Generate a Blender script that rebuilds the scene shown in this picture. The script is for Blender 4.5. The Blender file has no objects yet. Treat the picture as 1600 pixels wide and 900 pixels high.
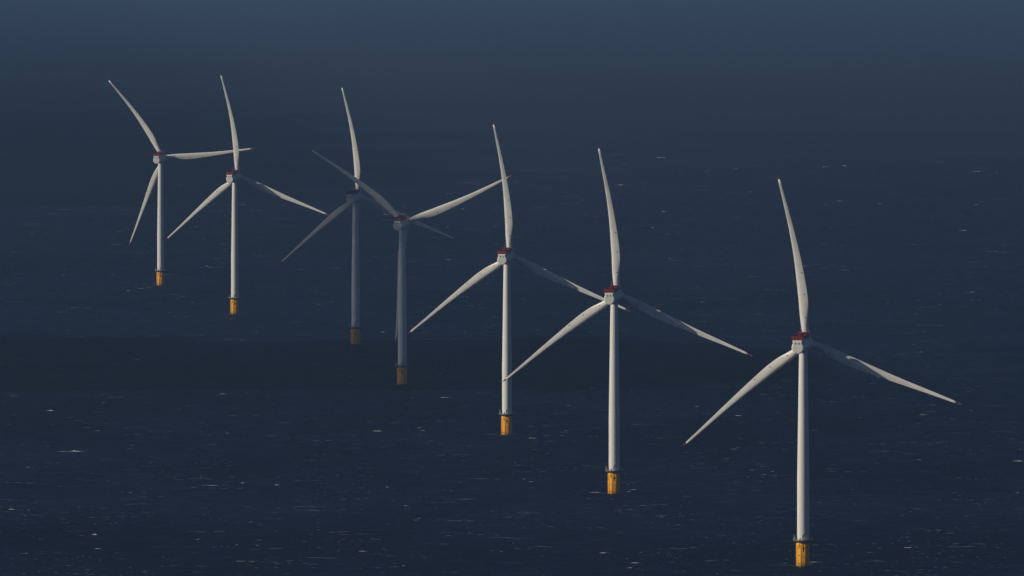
import bpy, math, random
from mathutils import Vector, Matrix
R = math.radians
PI = math.pi
scene = bpy.context.scene
COL = scene.collection

# ------------------------------------------------------------ camera
CAM_H = 302.0
cam_d = bpy.data.cameras.new('camera')
cam_d.sensor_width = 36.0
cam_d.lens = 450.0
cam_d.clip_start = 1.0
cam_d.clip_end = 250000.0
cam = bpy.data.objects.new('camera', cam_d)
COL.objects.link(cam)
cam.location = (0, 0, CAM_H)
cam.rotation_euler = (PI/2 - math.atan(590/20000.0), 0, 0)
scene.camera = cam

# ------------------------------------------------------------ light
SUN_EL = 27.0
SUN_AZ = 76.0          # degrees left of the direction straight back to the viewer
S = Vector((-math.sin(R(SUN_AZ))*math.cos(R(SUN_EL)), -math.cos(R(SUN_AZ))*math.cos(R(SUN_EL)), math.sin(R(SUN_EL))))
world = bpy.data.worlds.new('World')
scene.world = world
world.use_nodes = True
wn = world.node_tree
for n in list(wn.nodes): wn.nodes.remove(n)
sky = wn.nodes.new('ShaderNodeTexSky')
sky.sky_type = 'NISHITA'
sky.sun_disc = False
sky.sun_elevation = R(SUN_EL)
sky.sun_rotation = math.atan2(S.x, S.y)
sky.altitude = 300
sky.air_density = 0.5
sky.dust_density = 0.2
sky.ozone_density = 3.5
bg = wn.nodes.new('ShaderNodeBackground')
bg.inputs['Strength'].default_value = 0.05
wo = wn.nodes.new('ShaderNodeOutputWorld')
wn.links.new(sky.outputs[0], bg.inputs[0])
wn.links.new(bg.outputs[0], wo.inputs[0])

sun_d = bpy.data.lights.new('sun', 'SUN')
sun_d.energy = 5.0
sun_d.angle = R(0.5)
sun_d.color = (1.0, 0.90, 0.74)
sun = bpy.data.objects.new('sun', sun_d)
COL.objects.link(sun)
sun.rotation_euler = S.to_track_quat('Z', 'Y').to_euler()

scene.view_settings.view_transform = 'Standard'
scene.view_settings.look = 'None'
scene.view_settings.exposure = -0.42
scene.view_settings.gamma = 1.0
scene.view_settings.use_curve_mapping = False

# ------------------------------------------------------------ helpers
class MB:
    def __init__(s):
        s.v = []; s.f = []; s.sm = []
    def add(s, verts, faces, smooth=False):
        o = len(s.v)
        s.v += [tuple(p) for p in verts]
        s.f += [tuple(i+o for i in f) for f in faces]
        s.sm += [smooth]*len(faces)
    def box(s, x0, x1, y0, y1, z0, z1):
        v = [(x0,y0,z0),(x1,y0,z0),(x1,y1,z0),(x0,y1,z0),(x0,y0,z1),(x1,y0,z1),(x1,y1,z1),(x0,y1,z1)]
        s.add(v, [(0,3,2,1),(4,5,6,7),(0,1,5,4),(1,2,6,5),(2,3,7,6),(3,0,4,7)])
    def loft(s, rings, cap0=True, cap1=True, smooth=True):
        n = len(rings[0]); v = [p for r in rings for p in r]; o = len(s.v); f = []
        for i in range(len(rings)-1):
            for j in range(n):
                k = (j+1) % n
                f.append((i*n+j, i*n+k, (i+1)*n+k, (i+1)*n+j))
        s.add(v, f, smooth)
        c = []
        if cap0: c.append(tuple(o+j for j in reversed(range(n))))
        if cap1: c.append(tuple(o+(len(rings)-1)*n+j for j in range(n)))
        s.f += c; s.sm += [False]*len(c)
    def lathe(s, prof, n=40, axis='Z', smooth=True, cap=True):
        rings = []
        for r, h in prof:
            ring = []
            for j in range(n):
                a = 2*PI*j/n
                if axis == 'Z': ring.append((r*math.cos(a), r*math.sin(a), h))
                else: ring.append((r*math.sin(a), h, r*math.cos(a)))
            rings.append(ring)
        s.loft(rings, cap, cap, smooth)
    def tube(s, a, b, r, n=8, r2=None):
        a = Vector(a); b = Vector(b); d = (b-a).normalized()
        u = d.orthogonal().normalized(); w = d.cross(u)
        r2 = r if r2 is None else r2
        s.loft([[a+(u*math.cos(2*PI*j/n)+w*math.sin(2*PI*j/n))*r for j in range(n)],
                [b+(u*math.cos(2*PI*j/n)+w*math.sin(2*PI*j/n))*r2 for j in range(n)]])
    def build(s, name, mat, parent=None, edge=None):
        me = bpy.data.meshes.new(name)
        me.from_pydata(s.v, [], s.f)
        for p, q in zip(me.polygons, s.sm): p.use_smooth = q
        me.materials.append(mat)
        me.validate()
        o = bpy.data.objects.new(name, me)
        COL.objects.link(o)
        if parent: o.parent = parent
        return o

def newmat(name):
    m = bpy.data.materials.new(name); m.use_nodes = True
    nt = m.node_tree
    return m, nt, nt.nodes['Principled BSDF']

def paint(name, col, rough=0.45, dirt=0.12, dirt_col=None, scale=(0.6,0.6,0.12), spec=0.4, band=None):
    """weathered paint: vertical streak noise in object space, optional growth band near the waterline"""
    m, nt, bs = newmat(name)
    L = nt.links
    tc = nt.nodes.new('ShaderNodeTexCoord')
    mp = nt.nodes.new('ShaderNodeMapping'); mp.inputs['Scale'].default_value = scale
    nz = nt.nodes.new('ShaderNodeTexNoise'); nz.inputs['Scale'].default_value = 1.0; nz.inputs['Detail'].default_value = 6
    L.new(tc.outputs['Object'], mp.inputs[0]); L.new(mp.outputs[0], nz.inputs['Vector'])
    rp = nt.nodes.new('ShaderNodeMapRange')
    rp.inputs['From Min'].default_value = 0.42; rp.inputs['From Max'].default_value = 0.75
    rp.inputs['To Min'].default_value = 0; rp.inputs['To Max'].default_value = dirt
    L.new(nz.outputs['Fac'], rp.inputs['Value'])
    mx = nt.nodes.new('ShaderNodeMixRGB')
    mx.inputs[1].default_value = (*col, 1)
    dc = dirt_col or (col[0]*0.45, col[1]*0.42, col[2]*0.36)
    mx.inputs[2].default_value = (*dc, 1)
    L.new(rp.outputs[0], mx.inputs[0])
    out = mx.outputs[0]
    if band:
        sx = nt.nodes.new('ShaderNodeSeparateXYZ'); L.new(tc.outputs['Object'], sx.inputs[0])
        ad = nt.nodes.new('ShaderNodeMath'); ad.operation = 'MULTIPLY_ADD'
        ad.inputs[1].default_value = 1.6; L.new(nz.outputs['Fac'], ad.inputs[0]); L.new(sx.outputs['Z'], ad.inputs[2])
        r2 = nt.nodes.new('ShaderNodeMapRange')
        r2.inputs['From Min'].default_value = band+0.6; r2.inputs['From Max'].default_value = band+1.3
        r2.inputs['To Min'].default_value = 0.85; r2.inputs['To Max'].default_value = 0
        L.new(ad.outputs[0], r2.inputs['Value'])
        m2 = nt.nodes.new('ShaderNodeMixRGB'); m2.inputs[2].default_value = (0.03, 0.04, 0.015, 1)
        L.new(r2.outputs[0], m2.inputs[0]); L.new(out, m2.inputs[1]); out = m2.outputs[0]
    L.new(out, bs.inputs['Base Color'])
    bs.inputs['Roughness'].default_value = rough
    bs.inputs['Specular IOR Level'].default_value = spec
    return m

M_WHITE = paint('tower_paint', (0.84, 0.82, 0.77), 0.45, 0.16)
M_BLADE = paint('blade_paint', (0.78, 0.76, 0.71), 0.40, 0.22, scale=(0.35,0.35,0.16))
M_NAC = paint('nacelle_paint', (0.84, 0.82, 0.77), 0.45, 0.2)
M_YEL = paint('transition_yellow', (1.0, 0.50, 0.003), 0.55, 0.12, (0.6, 0.2, 0.01), (0.9,0.9,0.12), spec=0.15, band=0.2)
M_RED = paint('red_paint', (0.25, 0.014, 0.020), 0.5, 0.3)
M_DRED = paint('dark_red_paint', (0.22, 0.015, 0.02), 0.6, 0.3)
M_DARK = paint('dark_opening', (0.02, 0.02, 0.022), 0.6, 0.2)
M_GREY = paint('galvanised_steel', (0.30, 0.31, 0.30), 0.5, 0.3)
M_DGREY = paint('dark_grating', (0.10, 0.11, 0.11), 0.6, 0.3)
M_SPOT = paint('receptor_metal', (0.10, 0.05, 0.04), 0.5, 0.2)
M_TEXT = paint('marking_paint', (0.05, 0.01, 0.008), 0.6, 0.1)

# ------------------------------------------------------------ sea
def sea_material():
    m, nt, bs = newmat('sea_water'); L = nt.links; N = nt.nodes
    tc = N.new('ShaderNodeTexCoord')
    def noise(sx, sy, detail, rough, rot=0.0, dist=0.0):
        mp = N.new('ShaderNodeMapping'); mp.inputs['Scale'].default_value = (sx, sy, 1); mp.inputs['Rotation'].default_value = (0,0,rot)
        L.new(tc.outputs['Object'], mp.inputs[0])
        n = N.new('ShaderNodeTexNoise'); n.inputs['Scale'].default_value = 1; n.inputs['Detail'].default_value = detail
        n.inputs['Roughness'].default_value = rough; n.inputs['Distortion'].default_value = dist
        L.new(mp.outputs[0], n.inputs['Vector']); return n.outputs['Fac']
    swell = noise(1/45, 1/22, 3, 0.5, 0.25)
    chop = noise(1/9, 1/5, 5, 0.6, -0.15, 0.4)
    def mul(a, k):
        x = N.new('ShaderNodeMath'); x.operation = 'MULTIPLY'; L.new(a, x.inputs[0]); x.inputs[1].default_value = k; return x.outputs[0]
    ad = N.new('ShaderNodeMath'); ad.operation = 'ADD'
    L.new(mul(swell, 13.0), ad.inputs[0]); L.new(mul(chop, 8.0), ad.inputs[1])
    bp = N.new('ShaderNodeBump'); bp.inputs['Strength'].default_value = 1.0; bp.inputs['Distance'].default_value = 1.0
    L.new(ad.outputs[0], bp.inputs['Height']); L.new(bp.outputs[0], bs.inputs['Normal'])
    # water body colour: large patches (depth / wind lanes), painted ripple light and shade, faint spent-foam streaks
    big = noise(1/900, 1/1400, 3, 0.5)
    mx = N.new('ShaderNodeMixRGB'); mx.inputs[1].default_value = (0.0012, 0.0045, 0.0210, 1); mx.inputs[2].default_value = (0.0085, 0.0165, 0.0520, 1)
    gust = noise(1/160, 1/420, 4, 0.6, 0.08, 0.5)
    av = N.new('ShaderNodeMath'); av.operation = 'ADD'; L.new(mul(big, 0.26), av.inputs[0]); L.new(mul(gust, 0.32), av.inputs[1])
    ripple_shade = noise(1/16, 1/26, 5, 0.7, -0.06, 0.8)  # light and dark of wave slopes, put into the water colour
    a2 = N.new('ShaderNodeMath'); a2.operation = 'ADD'; L.new(av.outputs[0], a2.inputs[0]); L.new(mul(ripple_shade, 0.42), a2.inputs[1])
    av = a2
    gr = N.new('ShaderNodeMapRange'); gr.inputs['From Min'].default_value = 0.43; gr.inputs['From Max'].default_value = 0.585
    L.new(av.outputs[0], gr.inputs['Value']); L.new(gr.outputs[0], mx.inputs[0])
    st = noise(1/14, 1/26, 4, 0.62, 0.05, 0.6)
    rp = N.new('ShaderNodeMapRange'); rp.inputs['From Min'].default_value = 0.60; rp.inputs['From Max'].default_value = 0.80
    rp.inputs['To Min'].default_value = 0.0; rp.inputs['To Max'].default_value = 0.12
    L.new(st, rp.inputs['Value'])
    m2 = N.new('ShaderNodeMixRGB'); m2.inputs[2].default_value = (0.30, 0.33, 0.34, 1)
    L.new(rp.outputs[0], m2.inputs[0]); L.new(mx.outputs[0], m2.inputs[1])
    L.new(m2.outputs[0], bs.inputs['Base Color'])
    bs.inputs['Specular Tint'].default_value = (0.08, 0.34, 1.0, 1)
    bs.inputs['IOR'].default_value = 1.333
    bs.inputs['Roughness'].default_value = 0.55
    lane = noise(1/1500, 1/900, 3, 0.55, 0.12)
    sp = N.new('ShaderNodeMapRange'); sp.inputs['From Min'].default_value = 0.35; sp.inputs['From Max'].default_value = 0.7
    sp.inputs['To Min'].default_value = 0.0; sp.inputs['To Max'].default_value = 0.012
    L.new(lane, sp.inputs['Value']); L.new(sp.outputs[0], bs.inputs['Specular IOR Level'])      # calm-angle glare is cut, as through a polariser
    return m
b = MB()
b.add([(-60000,-8000,0),(60000,-8000,0),(60000,95000,0),(-60000,95000,0)], [(0,1,2,3)])
sea = b.build('sea', sea_material()); sea['kind'] = 'structure'

# ------------------------------------------------------------ haze
b = MB(); b.box(-61000, 61000, -9000, 96000, -1.0, 306.0)
hm = bpy.data.materials.new('haze_air'); hm.use_nodes = True
for n in list(hm.node_tree.nodes): hm.node_tree.nodes.remove(n)
pv = hm.node_tree.nodes.new('ShaderNodeVolumePrincipled')
pv.inputs['Color'].default_value = (0.47, 0.71, 1.0, 1)
pv.inputs['Density'].default_value = 4.1e-5
pv.inputs['Anisotropy'].default_value = 0.655
ho = hm.node_tree.nodes.new('ShaderNodeOutputMaterial')
hm.node_tree.links.new(pv.outputs[0], ho.inputs['Volume'])
haze = b.build('haze', hm); haze['kind'] = 'stuff'

# ------------------------------------------------------------ clouds (above the frame; they shade the sea and two turbines)
def icosphere():
    import bmesh
    bm = bmesh.new(); bmesh.ops.create_icosphere(bm, subdivisions=2, radius=1)
    v = [p.co.copy() for p in bm.verts]; f = [tuple(q.index for q in g.verts) for g in bm.faces]; bm.free(); return v, f
IV, IF = icosphere()
cm, cnt, cbs = newmat('cloud'); cbs.inputs['Base Color'].default_value = (0.85, 0.86, 0.88, 1); cbs.inputs['Roughness'].default_value = 1.0
cbs.inputs['Specular IOR Level'].default_value = 0.0
ctr = cnt.nodes.new('ShaderNodeBsdfTransparent'); cmx = cnt.nodes.new('ShaderNodeMixShader'); cmx.inputs[0].default_value = 0.66
cnt.links.new(ctr.outputs[0], cmx.inputs[1]); cnt.links.new(cbs.outputs[0], cmx.inputs[2]); cnt.links.new(cmx.outputs[0], cnt.nodes['Material Output'].inputs['Surface'])
def cloud(points, vox=4.0):
    """points: (shadow x, shadow y, radius, altitude) - a billow whose shadow is centred there"""
    b = MB()
    for x, y, r, h in points:
        c = Vector((x, y, 0)) + S*(h/S.z)
        b.add([c+p*r for p in IV], IF, True)
    o = b.build('cloud', cm); o['kind'] = 'structure'
    rm = o.modifiers.new('shell', 'REMESH'); rm.mode = 'VOXEL'; rm.voxel_size = vox
    return o
KX = 1/S.z          # stretch of a ball's shadow along x
rnd = random.Random(5)
def shadow_of(p):
    return (p[0]-S.x/S.z*p[2], p[1]-S.y/S.z*p[2])
A4 = shadow_of((-68, 8156, 102)); B4 = shadow_of((-60, 8152, 107)); C4 = shadow_of((-132, 8174, 151))
A3 = shadow_of((-107, 8911, 102)); B3 = shadow_of((-36, 8890, 71)); C3 = shadow_of((-109, 8911, 110))
knots = [(8040, A4[0]-70), (A4[1]-25, A4[0]), (A4[1]-2, A4[0]+17), (A4[1]+6, A4[0]+28), ((A4[1]+C4[1])/2, (A4[0]+C4[0])/2+26), (C4[1], C4[0]+36), (C4[1]+90, C4[0]+60), (8760, C4[0]+50),
         (B3[1]-30, B3[0]+45), (B3[1], B3[0]+18), (C3[1], (A3[0]+C3[0])/2+3), (C3[1]+90, A3[0]-50)]
def edge_x(y):
    for (y0, x0), (y1, x1) in zip(knots, knots[1:]):
        if y <= y1: return x0 + (x1-x0)*(y-y0)/(y1-y0)
    return knots[-1][1]
pts = []
CH_ = 650.0
y = 8040.0
while y < knots[-1][0]:
    r = 9.0; pts.append((edge_x(y) - r*2.05, y, r, CH_)); pts.append((edge_x(y) - 20 - r*2.05, y, r, CH_)); y += 3.5
for i in range(420):
    r = rnd.uniform(35, 75)
    yy = rnd.uniform(8080, 8980)
    e = min(edge_x(yy+r*q/4) + r*2.0*(1-math.sqrt(1-(q/4)**2)) for q in range(-4, 5))
    pts.append((rnd.uniform(-900, e-6) - r*KX, yy, r, CH_+rnd.uniform(0, 20)))
for i in range(60):
    r = 40; yy = 8090 + 14.8*i
    pts.append((min(edge_x(yy+r*q/4) + r*2.0*(1-math.sqrt(1-(q/4)**2)) for q in range(-4, 5)) - 3 - r*KX, yy, r, CH_))
cloud(pts)
pts = []
for i in range(260):
    r = rnd.uniform(35, 75)
    pts.append((rnd.uniform(300+r*KX, 1300), rnd.uniform(8120, 8900), r, CH_+rnd.uniform(0, 60)))
cloud(pts)
pts = []
for i in range(260):
    r = rnd.uniform(130, 260)
    u = rnd.uniform(0, 1)
    yy = 12900 + 6200*u
    xmax = -420 + 380*math.sin(u*PI)
    pts.append((rnd.uniform(-1900, xmax - r*KX*0.6), yy, r, 1600+rnd.uniform(0, 150)))
cloud(pts, 25.0)

# ------------------------------------------------------------ wind turbine
HH = 102.4
RB = 78.2
TILT = R(6)
HUBY = 7.0
def interp(t, xs, ys):
    """Catmull-Rom through the knots (monotone enough for these tables)"""
    if t <= xs[0]: return ys[0]
    if t >= xs[-1]: return ys[-1]
    for i in range(len(xs)-1):
        if t <= xs[i+1]:
            h = xs[i+1]-xs[i]; k = (t-xs[i])/h
            d = (ys[i+1]-ys[i])/h
            d0 = (ys[i]-ys[i-1])/(xs[i]-xs[i-1]) if i > 0 else d
            d1 = (ys[i+2]-ys[i+1])/(xs[i+2]-xs[i+1]) if i+2 < len(xs) else d
            m0 = 0 if d0*d <= 0 else 2*d0*d/(d0+d); m1 = 0 if d1*d <= 0 else 2*d1*d/(d1+d)
            return (2*k**3-3*k*k+1)*ys[i] + (k**3-2*k*k+k)*h*m0 + (-2*k**3+3*k*k)*ys[i+1] + (k**3-k*k)*h*m1
def curve_at(r, ys):
    """smooth curve through five stations of the blade"""
    xs = [0, 20, 39, 60, 78.2]; v = 0
    for i in range(5):
        l = 1.0
        for j in range(5):
            if j != i: l *= (r-xs[j])/(xs[i]-xs[j])
        v += l*ys[i]
    return v
def blade_section(r, n=28):
    ch = interp(r, [2.2, 6, 12, 17, 22, 28, 34, 40, 50, 60, 70, 76, 77.6, 78.2], [3.4, 3.5, 4.25, 4.75, 4.75, 4.35, 3.8, 3.2, 2.45, 1.8, 1.25, 0.88, 0.65, 0.22])
    th = interp(r, [2.2, 6, 12, 20, 32, 47, 78], [1.0, 0.98, 0.60, 0.36, 0.26, 0.21, 0.16])
    tw = R(interp(r, [2, 12, 20, 32, 47, 78], [16, 14, 11, 7, 3, 0]))
    ax = interp(r, [2.2, 6, 20, 78], [0.5, 0.5, 0.33, 0.33])
    circ = interp(r, [2.2, 6, 18, 20], [1, 1, 0, 0])
    sweep = curve_at(r, [0, 0.05, 0.15, -0.62, -1.52]); bend = curve_at(r, [0, 1.8, 2.9, 2.1, 0.0])
    pts = []
    for j in range(n):
        a = 2*PI*j/n
        xc = 0.5*(1+math.cos(a))            # 1 = trailing edge
        cy = 0.5*math.sin(a)*th
        naca = 5*th*(0.2969*math.sqrt(xc)-0.126*xc-0.3516*xc**2+0.2843*xc**3-0.1036*xc**4)
        up = naca*1.15 if math.sin(a) > 0 else -naca*0.75
        if abs(math.sin(a)) < 1e-6: up = 0
        yc = cy*circ + up*(1-circ)
        X = (xc-ax)*ch; Y = -yc*ch          # suction side faces downwind (-Y)
        # twist turns the leading edge upwind (+Y)
        c, s = math.cos(tw), math.sin(tw)
        pts.append((X*c + Y*s + sweep, -X*s + Y*c + bend, r))
    return pts
def blade_mesh():
    rs = [2.2, 3.5, 5, 6, 8, 10, 12, 14, 16, 18, 20, 23, 26, 29, 32, 36, 40, 44, 48, 52, 56, 60, 64, 68, 71, 73.5, 76.4]
    b = MB(); b.loft([blade_section(r) for r in rs]); return b
def surface_point(r, t):
    """point on the downwind face at radius r, chord fraction t from the leading edge"""
    p = blade_section(r, 64)
    j = int(round(math.acos(2*t-1)/(2*PI)*64))
    return Vector(p[j])

def make_turbine():
    root = bpy.data.objects.new('wind_turbine', None); COL.objects.link(root)
    # transition piece
    b = MB(); b.lathe([(2.95,-3),(2.95,1.5),(2.95,10.9)], 48)
    b.lathe([(2.97,10.9),(3.1,10.92),(3.1,11.5),(2.97,11.52),(2.97,11.85)], 48, smooth=False)
    tp = b.build('transition_piece', M_YEL, root)
    for ang, off in ((-38, 1.05), (-14, 1.05)):
        b = MB()
        a = R(ang); x, y = (3.0+off)*math.sin(a), -(3.0+off)*math.cos(a)
        b.tube((x,y,-2.5), (x,y,9.3), 0.22, 10)
        b.tube((x,y,9.3), (3.0*math.sin(a),-3.0*math.cos(a),10.2), 0.22, 10)
        for z in (1.5, 5.2, 8.8):
            b.tube((x,y,z), (2.95*math.sin(a),-2.95*math.cos(a),z), 0.13, 8)
        b.build('boat_landing_fender', M_YEL, tp)
    b = MB()
    for s_ in (-0.28, 0.28):
        a = R(-26); cx, cy = 3.6*math.sin(a), -3.6*math.cos(a)
        b.tube((cx+s_,cy-s_*0.4,-1), (cx+s_,cy-s_*0.4,12.9), 0.05, 6)
    for k in range(40):
        z = -0.8+k*0.34; b.tube((cx-0.28,cy+0.11,z), (cx+0.28,cy-0.11,z), 0.025, 5)
    b.build('ladder', M_DGREY, tp)
    for ang in (12, 20, -75, 150):
        b = MB()
        a = R(ang); b.tube((3.25*math.sin(a),-3.25*math.cos(a),-3), (3.25*math.sin(a),-3.25*math.cos(a),10.8), 0.17, 10)
        b.build('cable_tube', M_YEL, tp)
    # identification lettering wrapped on the yellow wall
    for ang in (-58, 1):
        for txt, zz in (('L', 8.25), ('2', 7.05)):
            fc = bpy.data.curves.new('lettering', 'FONT'); fc.body = txt; fc.size = 1.35; fc.extrude = 0.02; fc.align_x = 'CENTER'; fc.offset = 0.07
            tmp = bpy.data.objects.new('lettering_tmp', fc); COL.objects.link(tmp)
            dg = bpy.context.evaluated_depsgraph_get(); me = bpy.data.meshes.new_from_object(tmp.evaluated_get(dg))
            COL.objects.unlink(tmp); bpy.data.objects.remove(tmp)
            for v in me.vertices:
                a = R(ang) + v.co.x*1.15/3.0; rr = 3.02+v.co.z
                v.co = Vector((rr*math.sin(a), -rr*math.cos(a), zz+v.co.y))
            me.materials.clear(); me.materials.append(M_TEXT)
            o = bpy.data.objects.new('identification_letter', me); COL.objects.link(o); o.parent = tp
    # service platform
    b = MB(); b.lathe([(3.02,11.0),(3.3,11.05),(4.55,11.75),(4.7,11.8),(4.7,12.15),(3.02,12.15)], 48, smooth=False, cap=False)
    pf = b.build('service_platform', M_DGREY, root)
    b = MB(); nP = 20
    for k in range(nP):
        a = 2*PI*k/nP; a2 = 2*PI*(k+1)/nP
        p = Vector((4.6*math.cos(a),4.6*math.sin(a),0)); q = Vector((4.6*math.cos(a2),4.6*math.sin(a2),0))
        b.tube(p+Vector((0,0,12.1)), p+Vector((0,0,13.35)), 0.045, 6)
        for z in (12.7, 13.33): b.tube(p+Vector((0,0,z)), q+Vector((0,0,z)), 0.04, 5)
        b.tube(p+Vector((0,0,12.27)), q+Vector((0,0,12.27)), 0.09, 4)
    b.build('railing', M_GREY, pf)
    b = MB()
    b.tube((-0.2,-4.1,12.1), (-0.2,-4.1,14.3), 0.2, 10); b.tube((-0.2,-4.1,14.2), (1.6,-4.3,17.4), 0.17, 8, 0.10)
    b.tube((-0.2,-4.1,13.2), (0.7,-4.2,15.6), 0.09, 6); b.box(-0.55,0.15,-4.4,-3.8,13.6,14.3); b.tube((1.6,-4.3,17.4),(1.6,-4.3,15.9),0.03,5)
    b.build('davit_crane', M_DGREY, pf)
    for q in ((0.5,1.25,-4.3,-3.75,12.15,13.6), (-4.35,-3.9,-0.9,-0.4,12.15,14.7), (-1.7,-1.1,-4.2,-3.8,12.15,13.1)):
        b = MB(); b.box(*q); b.build('equipment_cabinet', M_GREY, pf)
    # tower
    b = MB()
    def rad(z):
        return 2.80 if z < 40 else 2.80-(z-40)*(0.86/(HH-43))
    cans = [12.2, 26, 41, 56, 70, 84, HH-3.6]
    for z0, z1 in zip(cans, cans[1:]):
        b.lathe([(rad(z0+(z1-z0)*k/4), z0+(z1-z0)*k/4) for k in range(5)], 64, cap=False)
    for z in cans:
        b.lathe([(rad(z)-0.01, z-0.10), (rad(z)+0.035, z-0.09), (rad(z)+0.035, z+0.09), (rad(z)-0.01, z+0.10)], 64, smooth=False, cap=False)
    b.lathe([(3.02,11.86),(3.02,12.17),(2.79,12.2)], 64, smooth=False)
    b.lathe([(2.1,HH-3.6),(2.1,HH-2.4)], 48)
    tw = b.build('tower', M_WHITE, root)
    b = MB(); rings = []
    a0 = R(-150)
    for rr in (2.785, 2.85):
        rings.append([(rr*math.sin(a0+da), -rr*math.cos(a0+da), z) for da, z in ((-0.17,12.6),(0.17,12.6),(0.17,14.7),(0.1,15.0),(-0.1,15.0),(-0.17,14.7))])
    b.loft(rings, smooth=False); b.build('door', M_GREY, tw)
    # nacelle: local frame sits on the tower axis at hub height; yaw and tilt are set per turbine
    na = bpy.data.objects.new('nacelle', None)
    def outline(sc, y, dz=0):
        pts = []
        for k in range(25):
            a = R(-90+k*128/24); pts.append((2.98*math.cos(a)*sc, y, 2.98*math.sin(a)*sc-0.35))
        pts += [(2.30*sc, y, 1.85*sc-0.1), (2.40*sc, y, 2.4*sc), (2.45*sc, y, 3.1*sc+dz), (2.3*sc, y, 3.3*sc+dz)]
        L_ = [(-x, yy, z) for x, yy, z in reversed(pts)]
        return pts + L_[:-1]
    b = MB()
    rings = [outline(s_, y_) for s_, y_ in ((0.80,-9.95),(0.93,-9.8),(0.985,-9.5),(1.0,-9.1),(1.0,-5),(1.0,0),(1.0,2.9))]
    b.loft([list(reversed(r)) for r in rings], smooth=True)
    na = b.build('nacelle', M_NAC, root)
    for p in na.data.polygons: p.use_smooth = False
    for x in (-0.78, 0.78):
        b = MB(); rings = []
        for yy in (-9.86, -9.99):
            rings.append([(x+0.36*math.cos(2*PI*j/12)*1.0, yy, 1.55+0.36*math.sin(2*PI*j/12)) for j in range(12)])
        b.loft(rings, smooth=False)
        b.build('ventilation_port', M_DARK, na)
    b = MB(); b.lathe([(2.9,2.9),(3.25,3.0),(3.35,3.2),(3.35,5.3),(3.2,5.5),(2.3,5.6)], 48, 'Y')
    b.build('generator', M_NAC, na)
    # helicopter hoist deck with solid red fence
    b = MB(); b.box(-2.75,2.75,-10.0,-1.9,3.32,3.50)
    dk = b.build('hoist_deck', M_DRED, na)
    b = MB()
    def fence(x0,y0,x1,y1,z0,z1):
        n = max(1, int(math.hypot(x1-x0,y1-y0)/1.35))
        dx, dy = x1-x0, y1-y0; l = math.hypot(dx,dy); nx, ny = -dy/l*0.03, dx/l*0.03
        for k in range(n):
            p = (x0+dx*k/n+dx/l*0.06, y0+dy*k/n+dy/l*0.06); q = (x0+dx*(k+1)/n-dx/l*0.06, y0+dy*(k+1)/n-dy/l*0.06)
            v = [(p[0]-nx,p[1]-ny,z0),(q[0]-nx,q[1]-ny,z0),(q[0]+nx,q[1]+ny,z0),(p[0]+nx,p[1]+ny,z0)]
            v += [(a_,b_,z1) for a_,b_,c_ in v]
            b.add(v, [(0,3,2,1),(4,5,6,7),(0,1,5,4),(1,2,6,5),(2,3,7,6),(3,0,4,7)])
        for k in range(n+1):
            b.tube((x0+dx*k/n,y0+dy*k/n,z0-0.1),(x0+dx*k/n,y0+dy*k/n,z1+0.08),0.06,6)
        b.tube((x0,y0,z1+0.05),(x1,y1,z1+0.05),0.06,6)
    fence(-2.8,-10.0,2.8,-10.0,3.55,4.95); fence(2.8,-10.0,2.8,-2,3.55,4.95); fence(-2.8,-10.0,-2.8,-2,3.55,4.95)
    fence(-2.8,-2.0,-1.0,-2.0,3.55,4.95); fence(1.0,-2.0,2.8,-2.0,3.55,4.95)
    b.build('fence', M_RED, dk)
    # cooler forward of the deck
    b = MB()
    for x in (-2.3,-0.85,0.6,2.05): b.box(x,x+0.25,-0.6,2.4,3.3,5.3)
    b.box(-2.35,2.35,-0.65,2.45,5.3,5.5); b.box(-2.3,2.3,-0.6,2.4,3.25,3.6)
    ck = b.build('cooler_frame', M_RED, na)
    for x in (-1.98,-0.53,0.92):
        b = MB(); b.box(x,x+1.06,-0.4,2.2,3.62,5.28); b.build('radiator', M_DARK, ck)
    b = MB()
    b.tube((-1.6,1.8,5.5),(-1.6,1.8,7.0),0.06,6); b.tube((1.6,1.8,5.5),(1.6,1.8,7.0),0.06,6); b.tube((-1.6,1.8,6.6),(1.6,1.8,6.6),0.04,6)
    b.box(-1.75,-1.45,1.65,1.95,6.95,7.2); b.box(1.45,1.75,1.65,1.95,6.95,7.2); b.build('wind_sensor', M_GREY, na)
    b = MB(); b.tube((2.9,-0.2,3.1),(2.9,-0.2,5.9),0.05,6); b.tube((2.9,-0.2,3.2),(2.2,-0.2,3.2),0.05,6); b.box(2.75,3.05,-0.35,-0.05,5.85,6.1)
    b.build('warning_light', M_GREY, na)
    # hub
    b = MB(); b.lathe([(1.9,-1.45),(2.25,-1.4),(2.35,-0.6),(2.35,0.9),(2.15,1.7),(1.7,2.4),(1.0,2.85),(0.3,3.0)], 40, 'Y')
    for k in range(3):
        a = 2*PI*k/3; d = Vector((math.sin(a),0,math.cos(a))); b.tube(d*1.2, d*2.45, 1.86, 32)
    hub = b.build('hub', M_NAC, root)
    blades = []
    bm_ = blade_mesh().build('blade', M_BLADE, root)
    b = MB(); b.loft([blade_section(r) for r in (76.4,76.8,77.2,77.8,78.2)]); tipo = b.build('blade_tip', M_RED, bm_)
    for r, t in ((11.5,0.72),(22,0.74),(32,0.76)):
        b = MB(); p = surface_point(r, t)
        b.tube(p+Vector((0,0.15,0)), p+Vector((0,-0.05,0)), 0.28, 12)
        sp = b.build('lightning_receptor', M_SPOT, bm_)
    return root, na, hub, bm_

def copy_tree(o, parent=None):
    c = o.copy(); COL.objects.link(c)
    if parent: c.parent = parent
    for ch in list(o.children): copy_tree(ch, c)
    return c

proto, p_na, p_hub, p_bl = make_turbine()
for k in (1, 2): copy_tree(p_bl, proto)

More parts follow.
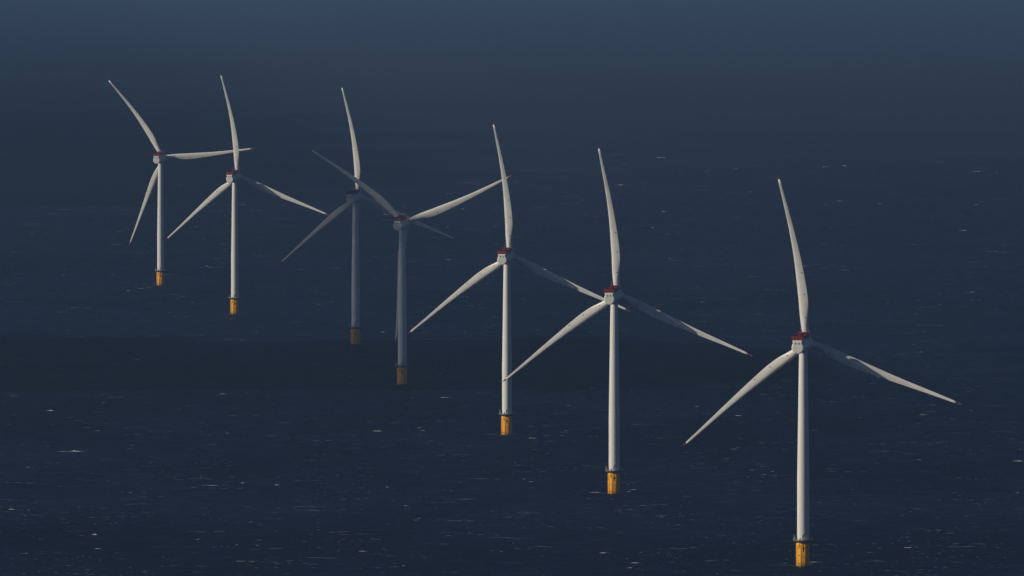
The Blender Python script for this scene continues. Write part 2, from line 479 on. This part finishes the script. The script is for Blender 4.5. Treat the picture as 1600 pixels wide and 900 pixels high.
TURB = [   # x, y, yaw, blade angle, label
 (134.1,5889.1,-16.9,-7.7,'largest and nearest white wind turbine, at the right end of the row'),
 (52.9,6621.5,-15.9,-5.1,'sunlit white wind turbine standing next behind the largest one, second from the right'),
 (-2.9,7366.2,-17.1,-4.9,'white wind turbine right of the grey shaded tower with one bright raised blade'),
 (-69.9,8149.4,-17.3,-52.1,'wind turbine with shaded grey tower and one bright blade rising to the right'),
 (-108.9,8903.8,-21.9,-6.4,'dimmest hazy grey wind turbine in cloud shadow with only its upright blade sunlit'),
 (-207.4,9574.5,-22.1,-7.2,'sunlit white wind turbine second from the left with an upright blade'),
 (-282.9,10304.1,-18.2,-34.7,'smallest and farthest white wind turbine, one blade pointing level to the right'),
]
src_tree = proto
roots = [proto] + [copy_tree(proto) for _ in TURB[1:]]
for rt, (x, y, yaw, phi, lab) in zip(roots, TURB):
    rt.location = (x, y, 0)
    rt['label'] = lab; rt['category'] = 'wind turbine'; rt['group'] = 'offshore wind turbines in a receding row'
    base = Matrix.Translation((0,0,HH)) @ Matrix.Rotation(R(yaw),4,'Z') @ Matrix.Rotation(TILT,4,'X')
    kb = 0
    for ch in rt.children:
        nm = ch.name.split('.')[0]
        if nm == 'nacelle': ch.matrix_local = base
        elif nm == 'hub': ch.matrix_local = base @ Matrix.Translation((0,HUBY,0)) @ Matrix.Rotation(R(phi),4,'Y')
        elif nm == 'blade':
            ch.matrix_local = base @ Matrix.Translation((0,HUBY,0)) @ Matrix.Rotation(R(phi+120*kb),4,'Y'); kb += 1

# ------------------------------------------------------------ whitecaps: small breaking crests, uncountable
def crest(b, x, y, w, h, d, rn):
    n = max(5, int(w/1.2)); top = []; lo = []; hi = []
    for i in range(n+1):
        t = i/n; e = math.sin(PI*min(max(t,0.02),0.98))**0.7
        xx = x+(t-0.5)*w; yy = y + math.sin(t*5+rn.random())*d*0.25
        hh = h*e*rn.uniform(0.45, 1.0)
        lo.append((xx, yy-d*0.5*e, 0.01)); top.append((xx, yy, hh)); hi.append((xx, yy+d*0.5*e, 0.01))
    v = lo+top+hi; m = n+1; f = []
    for i in range(n):
        f.append((i, i+1, m+i+1, m+i)); f.append((m+i, m+i+1, 2*m+i+1, 2*m+i))
    b.add(v, f, False)
foam_m, fnt, fbs = newmat('foam')
ftc = fnt.nodes.new('ShaderNodeTexCoord'); fn = fnt.nodes.new('ShaderNodeTexNoise'); fn.inputs['Scale'].default_value = 0.35; fn.inputs['Detail'].default_value = 4
fr = fnt.nodes.new('ShaderNodeValToRGB'); fr.color_ramp.elements[0].position = 0.42; fr.color_ramp.elements[0].color = (0.10,0.13,0.15,1)
fr.color_ramp.elements[1].position = 0.72; fr.color_ramp.elements[1].color = (0.75,0.76,0.76,1)
fnt.links.new(ftc.outputs['Object'], fn.inputs['Vector']); fnt.links.new(fn.outputs['Fac'], fr.inputs[0]); fnt.links.new(fr.outputs[0], fbs.inputs['Base Color'])
fbs.inputs['Roughness'].default_value = 0.9
from mathutils import noise as mnoise
def gusty(x, y):
    return rn.random() < max(0.12, 0.42 + 1.1*mnoise.noise(Vector((x/70.0, y/420.0, 3.1))) + 0.9*mnoise.noise(Vector((x/25.0, y/110.0, 8.1))))
fb = MB(); rn = random.Random(11)
yy = 5000.0
cnt = 0
for i in range(2600):
    u = rn.random()
    y_ = 1/(1/5600 - u*(1/5600-1/17000))           # a constant density per sight angle
    half = y_*0.055
    x_ = rn.uniform(-half, half)
    if not gusty(x_, y_): continue
    g = rn.random()**9
    far = max(1.0, y_/7500)
    crest(fb, x_, y_, (0.5+rn.random()*0.8+4.0*g*rn.uniform(.5,1.6))*far, (0.04+0.10*rn.random()+0.32*g)*far, 0.4+1.0*g, rn)
fd = MB()
for i in range(7000):                                # thin grey remains of broken crests, mostly in loose rows
    u = rn.random(); y_ = 1/(1/5600 - u*(1/5600-1/16000)); half = y_*0.055
    x_ = rn.uniform(-half, half); w = 1.0+6*rn.random()**3
    if not gusty(x_, y_): continue
    far = max(1.0, y_/8000)
    for k in range(rn.choice((1,1,1,2,3))):
        crest(fd, x_, y_, w*far, rn.uniform(0.05, 0.22)*far, 1.0, rn); x_ += rn.uniform(2, 9); y_ += rn.uniform(-6, 6)
for (px, py, w, h) in ((118,706,9,0.9),(110,706,16,0.3),(78,642,6,0.5),(590,674,6,0.5),(1525,320,6,0.5),(147,836,3,0.5),(1592,721,7,0.4),(1098,472,4,0.5),(328,759,9,0.3),(1262,882,5,0.3),(1270,879,9,0.25),(930,770,7,0.3),(220,451,6,0.3)):
    y_ = CAM_H*20000/(py+140); x_ = (px-800)*y_/20000
    crest(fb, x_, y_, w, h, 2.0, rn)
for (tx, ty, *_r) in TURB:                            # wash round each foundation
    for k in range(9):
        a = rn.uniform(0, 2*PI); crest(fd, tx+3.6*math.cos(a), ty+3.6*math.sin(a), rn.uniform(1, 3), 0.12, 0.8, rn)
    crest(fd, tx+7, ty+4, 8, 0.15, 1.2, rn); crest(fd, tx-9, ty+9, 11, 0.12, 1.2, rn)
spent_m = paint('spent_foam', (0.14, 0.16, 0.19), 0.9, 0.6, (0.03,0.04,0.05), (0.3,0.3,0.3), spec=0.05)
spent = fd.build('spent_foam', spent_m); spent['kind'] = 'stuff'
foam = fb.build('sea_foam', foam_m); foam['kind'] = 'stuff'
